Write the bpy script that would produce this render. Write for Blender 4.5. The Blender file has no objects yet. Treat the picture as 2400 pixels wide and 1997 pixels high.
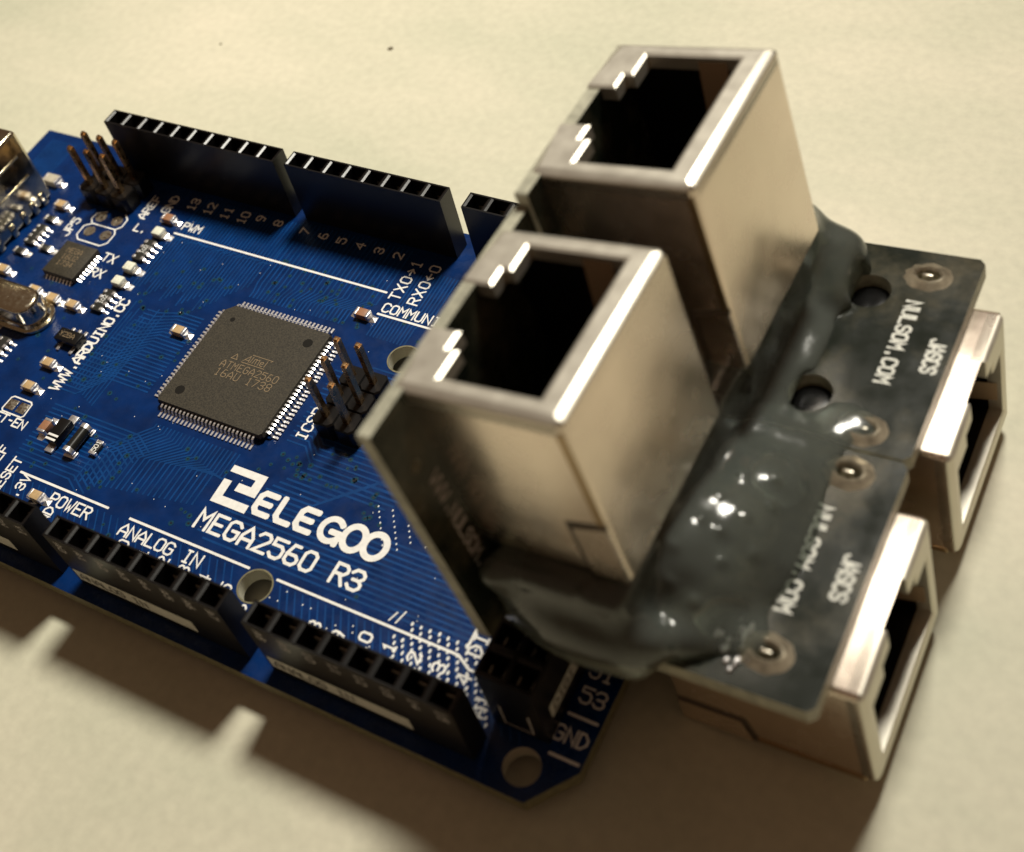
import bpy, bmesh, math, random
import numpy as np
from mathutils import Matrix, Vector
random.seed(7); rng = np.random.default_rng(7)
S = 0.001                      # everything below is written in millimetres
TZ = 3.2                       # circuit board top face above the table
scene = bpy.context.scene
C = scene.collection

# ------------------------------------------------------------------ camera, world, lamp, exposure
R = np.array([[0.86065461, 0.46533299, -0.20673378],
              [0.23316275, -0.72109701, -0.65242182],
              [-0.4526685, 0.51330723, -0.72911379]])
CAM = np.array([132.18801589, -26.87970667, 103.50811936])
cd = bpy.data.cameras.new('camera'); cam = bpy.data.objects.new('camera', cd); C.objects.link(cam)
M = Matrix.Identity(4)
for i in range(3):
    M[i][0] = R[0][i]; M[i][1] = -R[1][i]; M[i][2] = -R[2][i]
M.translation = Vector((CAM + np.array([0, 0, TZ])) * S)
cam.matrix_world = M
cd.sensor_width = 36; cd.lens = 36 * 3136.963 / 2400
cd.shift_x = 105.80 / 2400; cd.shift_y = -318.15 / 2400
cd.clip_start = 0.005; cd.clip_end = 10
cd.dof.use_dof = True; cd.dof.focus_distance = 0.137; cd.dof.aperture_fstop = 32; cd.dof.aperture_blades = 0
scene.camera = cam

w = bpy.data.worlds.new('World'); scene.world = w; w.use_nodes = True
w.node_tree.nodes['Background'].inputs[0].default_value = (1.0, 0.62, 0.39, 1)
w.node_tree.nodes['Background'].inputs[1].default_value = 0.125

ld = bpy.data.lights.new('desk_lamp', 'AREA'); ld.shape = 'DISK'; ld.size = 0.076
ld.energy = 0.63; ld.color = (1.0, 0.955, 0.835); ld.spread = math.radians(100)
lamp = bpy.data.objects.new('desk_lamp', ld); C.objects.link(lamp)
LP = Vector((0.080, 0.212, 0.345)); lamp.location = LP
lamp.rotation_euler = (Vector((-0.005, 0.035, 0.0)) - LP).to_track_quat('-Z', 'Y').to_euler()

scene.view_settings.view_transform = 'Standard'; scene.view_settings.look = 'None'
scene.view_settings.exposure = 0.0; scene.view_settings.gamma = 1.0
scene.render.engine = 'CYCLES'

# ------------------------------------------------------------------ materials
def mat(name, col, rough=0.5, metal=0.0, spec=0.5, noise=None, bump=None, trans=0.0, ior=1.5, rvar=None, coat=0.0):
    """noise = (scale per mm, amount) varies the colour, bump = (scale per mm, height mm), rvar = (scale, amount) varies the gloss"""
    m = bpy.data.materials.new(name); m.use_nodes = True
    nt = m.node_tree; p = nt.nodes['Principled BSDF']
    p.inputs['Base Color'].default_value = (*col, 1); p.inputs['Roughness'].default_value = rough
    p.inputs['Metallic'].default_value = metal; p.inputs['Specular IOR Level'].default_value = spec
    p.inputs['Transmission Weight'].default_value = trans; p.inputs['IOR'].default_value = ior
    p.inputs['Coat Weight'].default_value = coat; p.inputs['Coat Roughness'].default_value = 0.15
    tc = nt.nodes.new('ShaderNodeTexCoord')
    def tex(sc, detail=4):
        n = nt.nodes.new('ShaderNodeTexNoise'); n.inputs['Scale'].default_value = sc / S
        n.inputs['Detail'].default_value = detail; nt.links.new(tc.outputs['Object'], n.inputs['Vector']); return n
    if noise:
        n = tex(noise[0]); r = nt.nodes.new('ShaderNodeMapRange')
        r.inputs['From Min'].default_value = 0.3; r.inputs['From Max'].default_value = 0.7
        r.inputs['To Min'].default_value = 1 - noise[1]; r.inputs['To Max'].default_value = 1 + noise[1]
        mx = nt.nodes.new('ShaderNodeVectorMath'); mx.operation = 'SCALE'
        mx.inputs[0].default_value = col
        nt.links.new(n.outputs['Fac'], r.inputs['Value']); nt.links.new(r.outputs[0], mx.inputs['Scale'])
        nt.links.new(mx.outputs[0], p.inputs['Base Color'])
    if rvar:
        n = tex(rvar[0]); r = nt.nodes.new('ShaderNodeMapRange')
        r.inputs['From Min'].default_value = 0.3; r.inputs['From Max'].default_value = 0.7
        r.inputs['To Min'].default_value = max(0.02, rough - rvar[1]); r.inputs['To Max'].default_value = rough + rvar[1]
        nt.links.new(n.outputs['Fac'], r.inputs['Value']); nt.links.new(r.outputs[0], p.inputs['Roughness'])
    if bump:
        n = tex(bump[0]); b = nt.nodes.new('ShaderNodeBump'); b.inputs['Strength'].default_value = 1
        b.inputs['Distance'].default_value = bump[1] * S
        nt.links.new(n.outputs['Fac'], b.inputs['Height']); nt.links.new(b.outputs[0], p.inputs['Normal'])
    return m

MT = dict(
    mask=mat('blue_solder_mask', (0.0006, 0.0185, 0.095), 0.28, spec=0.33, noise=(0.35, 0.25), bump=(1.1, 0.004), rvar=(0.8, 0.06)),
    trace=mat('masked_copper', (0.0022, 0.042, 0.165), 0.28, spec=0.4, noise=(0.5, 0.25)),
    edge=mat('board_edge', (0.16, 0.14, 0.07), 0.6, noise=(1.5, 0.3)),
    silk=mat('white_silkscreen', (0.82, 0.80, 0.76), 0.5, noise=(2.0, 0.08), bump=(5, 0.006)),
    black=mat('black_plastic', (0.006, 0.0055, 0.0055), 0.30, spec=0.35, bump=(4, 0.003)),
    print=mat('grey_print', (0.42, 0.38, 0.36), 0.6),
    sticker=mat('pale_sticker', (0.55, 0.53, 0.46), 0.6, noise=(1.5, 0.1)),
    ink=mat('dark_ink', (0.05, 0.04, 0.03), 0.6),
    tin=mat('tin_solder', (0.84, 0.82, 0.82), 0.33, 0.85, rvar=(2.5, 0.12), bump=(3, 0.02)),
    pad=mat('tinned_pad', (0.50, 0.46, 0.38), 0.35, 1.0, rvar=(3, 0.15), bump=(4, 0.02)),
    gold=mat('brass_pin', (0.62, 0.40, 0.20), 0.30, 1.0, noise=(1.5, 0.3), rvar=(2, 0.12)),
    chip=mat('chip_epoxy', (0.034, 0.028, 0.018), 0.55, noise=(6, 0.6), bump=(7, 0.012), spec=0.4),
    dimple=mat('polished_epoxy', (0.012, 0.012, 0.011), 0.25),
    laser=mat('laser_marking', (0.22, 0.155, 0.085), 0.7),
    tan=mat('ceramic_tan', (0.46, 0.31, 0.15), 0.55, noise=(3, 0.12)),
    brown=mat('ceramic_brown', (0.30, 0.14, 0.07), 0.5, noise=(3, 0.12)),
    grey=mat('ceramic_grey', (0.42, 0.38, 0.30), 0.5, noise=(3, 0.12)),
    resist=mat('resistor_glaze', (0.02, 0.019, 0.016), 0.4),
    led=mat('led_lens', (0.75, 0.75, 0.62), 0.25, noise=(4, 0.2), coat=0.4),
    steel=mat('crystal_can', (0.62, 0.57, 0.44), 0.20, 1.0, bump=(0.9, 0.05), rvar=(2, 0.08)),
    usb=mat('usb_shell', (0.55, 0.50, 0.38), 0.17, 1.0, bump=(0.5, 0.06), rvar=(0.8, 0.06)),
    shield=mat('jack_shield', (0.84, 0.725, 0.615), 0.26, 1.0, noise=(0.10, 0.03), bump=(0.13, 0.03), rvar=(0.3, 0.04)),
    rim=mat('satin_rim', (0.70, 0.665, 0.575), 0.41, 0.80, noise=(0.3, 0.03), bump=(0.3, 0.01), rvar=(0.6, 0.04)),
    peg=mat('peg_plastic', (0.004, 0.004, 0.004), 0.22, spec=0.12),
    wall=mat('hole_wall_painted_lit', (0.55, 0.53, 0.43), 0.6),  # painted paler than the board edge, so the mounting holes look lit
    ringpad=mat('fluxed_solder', (0.30, 0.26, 0.19), 0.30, 0.55, noise=(1.0, 0.4), bump=(1.2, 0.05)),
    seam=mat('seam_shadow', (0.06, 0.045, 0.03), 0.5),
    seam2=mat('sheared_edge', (0.42, 0.30, 0.17), 0.35, 1.0),
    inside=mat('socket_plastic', (0.004, 0.004, 0.004), 0.35, spec=0.3),
    spring=mat('spring_bronze', (0.42, 0.30, 0.19), 0.4, 0.4),
    darkpcb=None,
    darkedge=mat('dark_board_edge', (0.36, 0.35, 0.27), 0.45, noise=(1.0, 0.3)),
    print2=mat('pale_print', (0.62, 0.62, 0.56), 0.6, noise=(2, 0.25)),
    glue=mat('hot_glue', (0.52, 0.58, 0.52), 0.14, trans=0.90, ior=1.47, bump=(0.4, 0.05), rvar=(0.5, 0.06)),
    flux=mat('flux_residue', (0.16, 0.12, 0.07), 0.3, noise=(1.5, 0.4)),
    via=mat('via_ring', (0.006, 0.045, 0.085), 0.22, noise=(3, 0.3)),
    hole=mat('via_hole', (0.001, 0.004, 0.008), 0.4),
    glint=mat('painted_glint', (0.80, 0.79, 0.76), 0.45),  # diffuse white standing in for specular glints
)
def flux_board():
    m = mat('dark_board_mask', (0.0095, 0.0125, 0.0085), 0.24, spec=0.22, bump=(0.6, 0.012), rvar=(0.35, 0.06)); nt = m.node_tree; p = nt.nodes['Principled BSDF']
    tc = nt.nodes.new('ShaderNodeTexCoord'); n = nt.nodes.new('ShaderNodeTexNoise'); n.inputs['Scale'].default_value = 170; n.inputs['Detail'].default_value = 6; n.inputs['Roughness'].default_value = 0.62
    nt.links.new(tc.outputs['Object'], n.inputs['Vector'])
    r = nt.nodes.new('ShaderNodeValToRGB'); e = r.color_ramp.elements
    e[0].position = 0.47; e[0].color = (0.0095, 0.0125, 0.0085, 1); e[1].position = 0.80; e[1].color = (0.11, 0.095, 0.062, 1)
    k = r.color_ramp.elements.new(0.56); k.color = (0.030, 0.030, 0.020, 1)
    nt.links.new(n.outputs['Fac'], r.inputs[0]); nt.links.new(r.outputs[0], p.inputs['Base Color'])
    return m
MT['darkpcb'] = flux_board()
def table_mat():
    m = bpy.data.materials.new('table_paint'); m.use_nodes = True; nt = m.node_tree; p = nt.nodes['Principled BSDF']
    L = nt.links.new; N = nt.nodes.new
    tc = N('ShaderNodeTexCoord')
    n1 = N('ShaderNodeTexNoise'); n1.inputs['Scale'].default_value = 16; n1.inputs['Detail'].default_value = 5; n1.inputs['Roughness'].default_value = 0.55
    mp = N('ShaderNodeMapping'); mp.inputs['Scale'].default_value = (1, 2.2, 1); mp.inputs['Rotation'].default_value = (0, 0, 0.5)
    L(tc.outputs['Object'], mp.inputs[0]); L(mp.outputs[0], n1.inputs['Vector'])
    r1 = N('ShaderNodeValToRGB'); e = r1.color_ramp.elements
    e[0].position = 0.32; e[0].color = (0.50, 0.50, 0.375, 1); e[1].position = 0.68; e[1].color = (0.67, 0.62, 0.485, 1)
    L(n1.outputs['Fac'], r1.inputs[0])
    n3 = N('ShaderNodeTexNoise'); n3.inputs['Scale'].default_value = 900; n3.inputs['Detail'].default_value = 3
    L(tc.outputs['Object'], n3.inputs['Vector'])
    mr = N('ShaderNodeMapRange'); mr.inputs['From Min'].default_value = 0.25; mr.inputs['From Max'].default_value = 0.75
    mr.inputs['To Min'].default_value = 0.93; mr.inputs['To Max'].default_value = 1.06
    L(n3.outputs['Fac'], mr.inputs['Value'])
    sc = N('ShaderNodeVectorMath'); sc.operation = 'SCALE'; L(r1.outputs[0], sc.inputs[0]); L(mr.outputs[0], sc.inputs['Scale'])
    # sparse dark specks of dirt
    v = N('ShaderNodeTexVoronoi'); v.inputs['Scale'].default_value = 75; L(tc.outputs['Object'], v.inputs['Vector'])
    th = N('ShaderNodeMath'); th.operation = 'LESS_THAN'; th.inputs[1].default_value = 0.036; L(v.outputs['Distance'], th.inputs[0])
    wn = N('ShaderNodeTexWhiteNoise'); L(v.outputs['Color'], wn.inputs['Vector'])
    th2 = N('ShaderNodeMath'); th2.operation = 'GREATER_THAN'; th2.inputs[1].default_value = 0.5; L(wn.outputs['Value'], th2.inputs[0])
    mu = N('ShaderNodeMath'); mu.operation = 'MULTIPLY'; L(th.outputs[0], mu.inputs[0]); L(th2.outputs[0], mu.inputs[1])
    mix = N('ShaderNodeMix'); mix.data_type = 'RGBA'; mix.inputs['B'].default_value = (0.13, 0.11, 0.07, 1)
    L(mu.outputs[0], mix.inputs['Factor']); L(sc.outputs[0], mix.inputs['A']); L(mix.outputs['Result'], p.inputs['Base Color'])
    b = N('ShaderNodeBump'); b.inputs['Strength'].default_value = 1; b.inputs['Distance'].default_value = 0.00003
    n2 = N('ShaderNodeTexNoise'); n2.inputs['Scale'].default_value = 260; n2.inputs['Detail'].default_value = 4
    mp2 = N('ShaderNodeMapping'); mp2.inputs['Scale'].default_value = (0.5, 1.8, 1); mp2.inputs['Rotation'].default_value = (0, 0, 0.35)
    L(tc.outputs['Object'], mp2.inputs[0]); L(mp2.outputs[0], n2.inputs['Vector'])
    L(n2.outputs['Fac'], b.inputs['Height']); L(b.outputs[0], p.inputs['Normal'])
    p.inputs['Roughness'].default_value = 0.55; p.inputs['Specular IOR Level'].default_value = 0.35
    return m

# ------------------------------------------------------------------ mesh helpers (mm in, metres out)
def mesh(name, verts, faces, m, parent=None, smooth=False, loc=None):
    me = bpy.data.meshes.new(name)
    me.from_pydata([(x * S, y * S, z * S) for x, y, z in verts], [], faces); me.update()
    if smooth: me.polygons.foreach_set('use_smooth', [True] * len(me.polygons))
    for k in (m if isinstance(m, (list, tuple)) else [m]): me.materials.append(MT[k] if isinstance(k, str) else k)
    return link(name, me, parent, loc)
def link(name, me, parent=None, loc=None):
    o = bpy.data.objects.new(name, me); C.objects.link(o)
    if parent: o.parent = parent
    if loc: o.location = Vector(loc) * S
    return o
def from_bm(name, bm, m, parent=None, smooth=False, loc=None, normals=True, angle=38):
    if normals: bmesh.ops.recalc_face_normals(bm, faces=bm.faces)
    bmesh.ops.scale(bm, vec=(S, S, S), verts=bm.verts)
    me = bpy.data.meshes.new(name); bm.to_mesh(me); bm.free()
    if smooth:
        me.polygons.foreach_set('use_smooth', [True] * len(me.polygons))
        me.set_sharp_from_angle(angle=math.radians(angle))
    for k in (m if isinstance(m, (list, tuple)) else [m]): me.materials.append(MT[k] if isinstance(k, str) else k)
    return link(name, me, parent, loc)
def bm_box(bm, x0, x1, y0, y1, z0, z1, bev=0.0, seg=2, mi=0):
    v = [bm.verts.new(p) for p in ((x0, y0, z0), (x1, y0, z0), (x1, y1, z0), (x0, y1, z0), (x0, y0, z1), (x1, y0, z1), (x1, y1, z1), (x0, y1, z1))]
    fs = [bm.faces.new([v[i] for i in f]) for f in ((3, 2, 1, 0), (4, 5, 6, 7), (0, 1, 5, 4), (1, 2, 6, 5), (2, 3, 7, 6), (3, 0, 4, 7))]
    for f in fs: f.material_index = mi
    if bev:
        es = list({e for f in fs for e in f.edges})
        bmesh.ops.bevel(bm, geom=es, offset=bev, segments=seg, affect='EDGES', profile=0.5)
def box(name, x0, x1, y0, y1, z0, z1, m, parent=None, bev=0.05, loc=None):
    bm = bmesh.new(); bm_box(bm, x0, x1, y0, y1, z0, z1, bev); return from_bm(name, bm, m, parent, True, loc)
def empty(name, loc, label, cat):
    o = bpy.data.objects.new(name, None); C.objects.link(o); o.location = Vector(loc) * S
    o.empty_display_size = 0.01; o['label'] = label; o['category'] = cat; return o
def disc(bm, x, y, z, r, n=14, mi=0, ry=None, r2=None):
    ry = ry or r
    o = [bm.verts.new((x + r * math.cos(2 * math.pi * i / n), y + ry * math.sin(2 * math.pi * i / n), z)) for i in range(n)]
    if r2 is None: f = bm.faces.new(o); f.material_index = mi; return
    q = [bm.verts.new((x + r2 * math.cos(2 * math.pi * i / n), y + r2 * math.sin(2 * math.pi * i / n), z)) for i in range(n)]
    for i in range(n):
        f = bm.faces.new((o[i], o[(i + 1) % n], q[(i + 1) % n], q[i])); f.material_index = mi
def ribbon(V, F, pts, wd, z, cap=False):
    """mitred flat strip through pts, appended to V, F"""
    p = np.array(pts, float); n = len(p)
    d = np.diff(p, axis=0); d /= np.linalg.norm(d, axis=1)[:, None] + 1e-12
    if cap: p[0] -= d[0] * wd * 0.3; p[-1] += d[-1] * wd * 0.3
    L, Rr = [], []
    for i in range(n):
        a = d[max(i - 1, 0)]; b = d[min(i, n - 2)]
        t = a + b; t /= np.linalg.norm(t) + 1e-9; nn = np.array([-t[1], t[0]])
        k = wd / 2 / max(0.45, abs(nn @ np.array([-b[1], b[0]])))
        L.append(p[i] + nn * k); Rr.append(p[i] - nn * k)
    s = len(V)
    if cap:   # blunt rounded ends
        c0 = p[0] - d[0] * wd * 0.25; c1 = p[-1] + d[-1] * wd * 0.25
        n0 = np.array([-d[0][1], d[0][0]]); n1 = np.array([-d[-1][1], d[-1][0]])
        L = [c0 + n0 * wd * 0.28] + L + [c1 + n1 * wd * 0.28]; Rr = [c0 - n0 * wd * 0.28] + Rr + [c1 - n1 * wd * 0.28]; n += 2
    for i, (a, b) in enumerate(zip(L, Rr)): V.append((a[0], a[1], z + i * 2.5e-4)); V.append((b[0], b[1], z + i * 2.5e-4))
    for i in range(n - 1): F.append((s + 2 * i, s + 2 * i + 1, s + 2 * i + 3, s + 2 * i + 2))

# stroke letters on a 4 x 6 grid
G = {'A': '0003264340|0242', 'B': '0006364534330333|33424130 00', 'C': '4536160501103041', 'D': '00062644422000', 'E': '40000646|0333',
     'F': '000646|0333', 'G': '45361605011030414323', 'H': '0006|4046|0343', 'I': '1030|2026|1636', 'J': '0110304146', 'K': '0006|46034 0', 'L': '060040',
     'M': '0006234640', 'N': '00064046', 'O': '100105163645413010', 'P': '00063645443303', 'R': '00063645443303|2340', 'S': '453616050413334241301001',
     'T': '2026|0646', 'U': '060110304146', 'V': '062046', 'W': '0610233046', 'X': '0046|0640', 'Y': '062346|2320', 'Z': '06460040',
     '0': '100105163645413010', '1': '152620|1030', '2': '051636454 40040', '3': '051636454433424130 1001|1333', '4': '30360242',
     '5': '460604344341301001', '6': '3616030110304142330 3', '7': '064610', '8': '13040516364544331302011030414233', '9': '431304051636454 33010',
     '.': '2021', '-': '1333', '>': '0343|254321', '<': '4303|250321', ' ': '', '/': '0046'}
def text(name, s, x, y, h, wd, m, parent, z=0.03, rot=0.0, adv=5.4, xs=1.0, align=0, frame=None):
    """x, y: start of the base line; rot: reading direction; frame: optional (origin, right, up) for print on another face"""
    u = h / 6.0; V, F = [], []; tot = (len(s) * adv - (adv - 4)) * u * xs
    off = -tot * align; c, sn = math.cos(rot), math.sin(rot); k = 0
    for i, ch in enumerate(s):
        for st in G[ch].replace(' ', '').split('|'):
            if not st: continue
            pp = [(int(st[j]), int(st[j + 1])) for j in range(0, len(st), 2)]
            pp = [(off + (i * adv + a) * u * xs, b * u) for a, b in pp]
            pp = [(x + a * c - b * sn, y + a * sn + b * c) for a, b in pp]
            k += 1; ribbon(V, F, pp, wd, z + k * 0.0003, True)
    if frame:
        o, r, up = (np.array(q, float) for q in frame); nn = np.cross(r, up)
        V = [tuple(o + r * a + up * b + nn * cc) for a, b, cc in V]
    return mesh(name, V, F, m, parent)

# ================================================================== the setting
table = mesh('table', [(-1500, -1500, 0), (1700, -1500, 0), (1700, 1700, 0), (-1500, 1700, 0)], [(0, 1, 2, 3)], table_mat())
table['kind'] = 'structure'; table['label'] = 'cream painted table top with faint mottling and specks'

# ================================================================== the blue circuit board
B = empty('microcontroller_board', (0, 0, TZ), 'blue microcontroller board with black pin headers lying on the cream table', 'circuit board')
HOLES = [(66.04, 7.62), (66.04, 35.56), (96.52, 2.54)]
OUT = [(0, 0), (97.9, 0), (101.0, 3.9), (101.4, 36.8), (99.06, 39.4), (99.06, 51.8), (97.5, 53.34), (0, 53.34)]
def board():
    bm = bmesh.new(); es = []; r = 1.62
    def loop(pts):
        vs = [bm.verts.new((a, b, 0)) for a, b in pts]
        es.extend(bm.edges.new((vs[i], vs[(i + 1) % len(vs)])) for i in range(len(vs)))
    loop(OUT)
    for hx, hy in HOLES: loop([(hx + r * math.cos(t * math.pi / 18), hy + r * math.sin(t * math.pi / 18)) for t in range(36)])
    bmesh.ops.triangle_fill(bm, use_beauty=True, use_dissolve=False, edges=es)
    top = list(bm.faces)
    ex = bmesh.ops.extrude_face_region(bm, geom=top)
    bmesh.ops.translate(bm, vec=(0, 0, -1.6), verts=[v for v in ex['geom'] if isinstance(v, bmesh.types.BMVert)])
    bmesh.ops.recalc_face_normals(bm, faces=bm.faces)
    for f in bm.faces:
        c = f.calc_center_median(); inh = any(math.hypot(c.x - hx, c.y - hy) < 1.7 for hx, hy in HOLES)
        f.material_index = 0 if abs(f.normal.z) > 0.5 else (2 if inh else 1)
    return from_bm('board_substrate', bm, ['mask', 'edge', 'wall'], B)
pcb = board()

# masked copper: bundles of thin traces, slightly proud
V, F = [], []; TZ0 = 0.014
def tr(pts, wd=0.24): ribbon(V, F, pts, wd, TZ0 + 0.00003 * (len(F) % 170))
for i in range(19):                                    # long runs below the chip, past the name print
    y = 10.0 + 0.58 * i; xl = 55.5 + 0.45 * i + (2.5 if y < 13 else 0); xr = 92 - rng.uniform(0, 1)
    if y > 16.5: xr = 66 + (y - 16.5) * 1.1; tr([(xl, y), (xr, y), (xr + 2.2, y + 2.2), (xr + 7, y + 2.2)])
    else: tr([(xl - (1.5 if i % 3 else 0), y), (xr, y)])
for i in range(23):                                    # fan from the chip's lower pins
    x = 45.0 + 0.5 * i; k = 0.33 * i
    tr([(x, 19.4), (x, 18.9 - 0.12 * i), (x - 4.2 + k * .4, 14.6 + k * .25), (x - 4.2 + k * .4, 10.4 + 0.1 * i)], 0.2)
for i in range(22):                                    # left pins
    y = 22.4 + 0.5 * i
    tr([(41.4, y), (38.6 - 0.12 * (22 - i), y), (35.6 - 0.1 * (22 - i), y - 3.0 + 0.1 * i), (34 - 0.35 * (22 - i) * .5, y - 3.0 + 0.1 * i)], 0.2)
for i in range(26):                                    # upper pins toward the top headers
    x = 44.6 + 0.5 * i; tr([(x, 37.4), (x, 38.2 + 0.05 * i), (x + (i - 13) * 0.10 + 1.0, 39.6 + 0.06 * i), (x + (i - 13) * 0.10 + 1.0, 49.2)], 0.2)
for i in range(30):
    x = 29.6 + 0.48 * i; y0 = 33.5 + (i % 5) * 0.5 + (3 if i > 24 else 0); tr([(x, y0), (x, 41.8 + rng.uniform(0, 0.8)), (x + 0.5, 42.4), (x + .5, 48.9)], 0.19)
for i in range(16):                                    # right pins toward the far edge
    y = 22.6 + 0.62 * i; tr([(59.7, y), (62.0, y), (63.6, y + 1.6 * (1 if i > 7 else -1)), (90, y + 1.6 * (1 if i > 7 else -1))], 0.2)
for i in range(12):
    x = 60.5 + 0.42 * i; tr([(x, 37.0), (x, 40.6 - .1 * i), (x + 1.2, 41.8), (x + 1.2, 47)], 0.18)
for i in range(14):
    y = 17.5 - 0.55 * i; tr([(32, y), (44 - 0.3 * i, y), (46.5 - .3 * i, y - 1.4)], 0.2)
for i in range(10):
    x = 31.8 + 0.5 * i; tr([(x, 20.5 - .2 * i), (x, 30 + rng.uniform(0, 3))], 0.18)
for i in range(30):                                    # hatched fill next to the analog rows
    x = 68.3 + 0.85 * i; tr([(x, 8.6), (x + 2.6, 4.1)], 0.17)
for i in range(34):
    x = 33 + 0.9 * i; tr([(x, 8.6), (x + 2.4, 4.3)], 0.15)
for i in range(9):
    x = 2 + 0.5 * i; tr([(x, 44.5), (x, 52)], 0.2)
t_ = mesh('copper_traces', V, F, 'trace', B); t_['kind'] = 'stuff'

bm = bmesh.new()                                       # vias
vias = [(71.87, 19.24), (72.53, 17.92), (73.83, 17.58), (75.69, 10.32), (62.78, 19.95), (59.77, 19.52), (58.89, 18.58), (61.2, 20.6), (60.3, 21.0), (47.3, 7.4), (48.6, 6.6), (46.6, 6.3)]
for x0, x1, y0, y1, n in ((44, 60, 37.6, 43.5, 46), (31, 42, 20, 41, 46), (60, 70, 19, 24, 22), (66.5, 80, 17.5, 22, 16), (32, 56, 9.8, 18, 34), (62, 72, 36, 41, 14), (68, 92, 22, 40, 20), (14, 30, 10, 36, 24)):
    vias += [(rng.uniform(x0, x1), rng.uniform(y0, y1)) for _ in range(n)]
for x, y in vias:
    r = rng.uniform(0.19, 0.33); disc(bm, x, y, 0.0205, r, 12, 0); disc(bm, x, y, 0.0235, r * 0.42, 8, 1)
t_ = from_bm('plated_vias', bm, ['via', 'hole'], B, normals=False); t_['kind'] = 'stuff'

bm = bmesh.new()                                       # white dots: glints off the hatched copper, painted in
for i in range(17):
    for j in range(15):
        x = 80.0 + 0.92 * i - 0.33 * 0 + 0.30 * j; y = 10.0 - 0.56 * j
        if x > 93.4 or y < 2.6 or (i < 2 and j < 3): continue
        if x < 92.5: disc(bm, x + rng.uniform(-.04, .04), y + rng.uniform(-.04, .04), 0.024, 0.115 + rng.uniform(0, .03), 8, 0, 0.20 + rng.uniform(0, .04))
for i in range(14):
    for j in range(8):
        x = 66.5 + 0.92 * i + 0.3 * j; y = 8.3 - 0.56 * j
        if rng.random() < 0.28 and x < 80: disc(bm, x, y, 0.024, 0.06, 8, 0, 0.10)
for c in range(4):
    for j in range(9 - c):
        if rng.random() < 0.86: disc(bm, 72.7 + c * 1.55 + 0.36 * j, 19.3 - 0.5 * j + 0.1 * c, 0.024, 0.07, 8, 0, 0.12)
for _ in range(90):
    disc(bm, rng.uniform(30, 92), rng.uniform(9.5, 46), 0.024, 0.045, 6, 0, 0.06)
t_ = from_bm('hatched_copper_glints', bm, 'glint', B, normals=False); t_['kind'] = 'stuff'

# ---- silkscreen
def silk(s, x, y, h=1.15, wd=0.19, rot=0, **k): return text('silkscreen_text', s, x, y, h, wd, 'silk', B, 0.03, rot, **k)
UP = math.pi / 2
def line(pts, wd=0.26):
    V, F = [], []; ribbon(V, F, pts, wd, 0.03, True); return mesh('silkscreen_line', V, F, 'silk', B)
line([(29.6, 42.92), (59.5, 42.92)]); line([(60.2, 40.0), (75, 40.0)]); line([(34.4, 9.12), (46.5, 9.12)])
line([(49.6, 8.98), (64.35, 8.98)]); line([(67.75, 8.98), (87.1, 8.98), (88.6, 8.17), (90.5, 8.17)])
silk('AREF', 24.2, 43.7, 1.1, rot=UP); silk('GND', 26.6, 45.4, 1.1, rot=UP)
for i, s in enumerate(['13', '12', '11', '10', '9', '8']): silk(s, 29.55 + 2.54 * i - (0 if i < 4 else 0.3), 48.5, 1.1, rot=UP, align=1)
for i, s in enumerate('765432'): silk(s, 45.9 + 2.54 * i, 48.4, 1.1, rot=UP, align=1)
silk('TX0>1', 61.35, 42.35, 1.2, rot=UP, adv=6.0); silk('RX0<0', 63.7, 42.35, 1.2, rot=UP, adv=6.0)
silk('COMMUNICATION', 60.3, 40.45, 1.15)
silk('PWM', 30.0, 43.75, 1.05); silk('L.', 24.0, 41.7, 1.05); silk('TX', 23.1, 36.4, 1.2); silk('RX', 23.1, 34.0, 1.2)
silk('JP5', 16.05, 38.3, 1.15, rot=UP); silk('WWW.ARDUINO.CC', 31.05, 19.0, 1.2, 0.24, rot=UP, adv=5.2, xs=0.93)
silk('RESET-EN', 30.65, 13.4, 1.0, align=1); silk('ICSP', 61.5, 23.2, 1.15, rot=UP)
silk('POWER', 39.8, 7.2, 1.25, 0.2); silk('ANALOG IN', 49.4, 7.1, 1.25, 0.2, adv=5.2, xs=1.06)
for i, s in enumerate(['A0', 'A1', 'A2', 'A3', 'A4', 'A5', 'A6', 'A7']): silk(s, 51.3 + 2.54 * i, 6.75 if i < 6 else 5.6, 1.15, rot=UP, align=1)
for i, s in enumerate(['A8', 'A9', 'A10', 'A11', 'A12', 'A13', 'A14', 'A15']): silk(s, 74.15 + 2.5 * i, 6.75 if i < 2 else 7.65, 1.15, 0.22, rot=UP, align=1)
for i, s in enumerate(['IOREF', 'RESET', '3.3V', '5V', 'GND', 'GND', 'VIN']): silk(s, 31.0 + 2.54 * i, [11, 10.4, 9.0, 7.0, 6.9, 6.2, 6.0][i], 1.05, rot=UP, align=1)
silk('DIGITAL', 88.95, 9.5, 1.25, 0.24, rot=UP); line([(87.5, 9.9), (87.5, 20)], 0.28)
silk('51', 98.2, 11.6, 1.3); silk('53', 98.35, 9.3, 1.35); silk('GND', 97.7, 5.7, 1.25, adv=5.6, xs=0.9)
line([(98.1, 8.06), (100.6, 8.06)]); line([(98.1, 4.45), (100.6, 4.45)])
silk('49', 98.2, 14.2, 1.3); silk('47', 98.2, 16.7, 1.3)
silk('MEGA2560 R3', 56.35, 10.75, 1.95, 0.34, adv=5.5, xs=0.995)
line([(26.6, 14.62), (29.4, 14.62), (29.62, 14.9), (29.5, 16.4), (29.2, 16.65), (26.7, 16.65), (26.42, 16.4), (26.35, 14.9), (26.6, 14.62)], 0.17)
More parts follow.
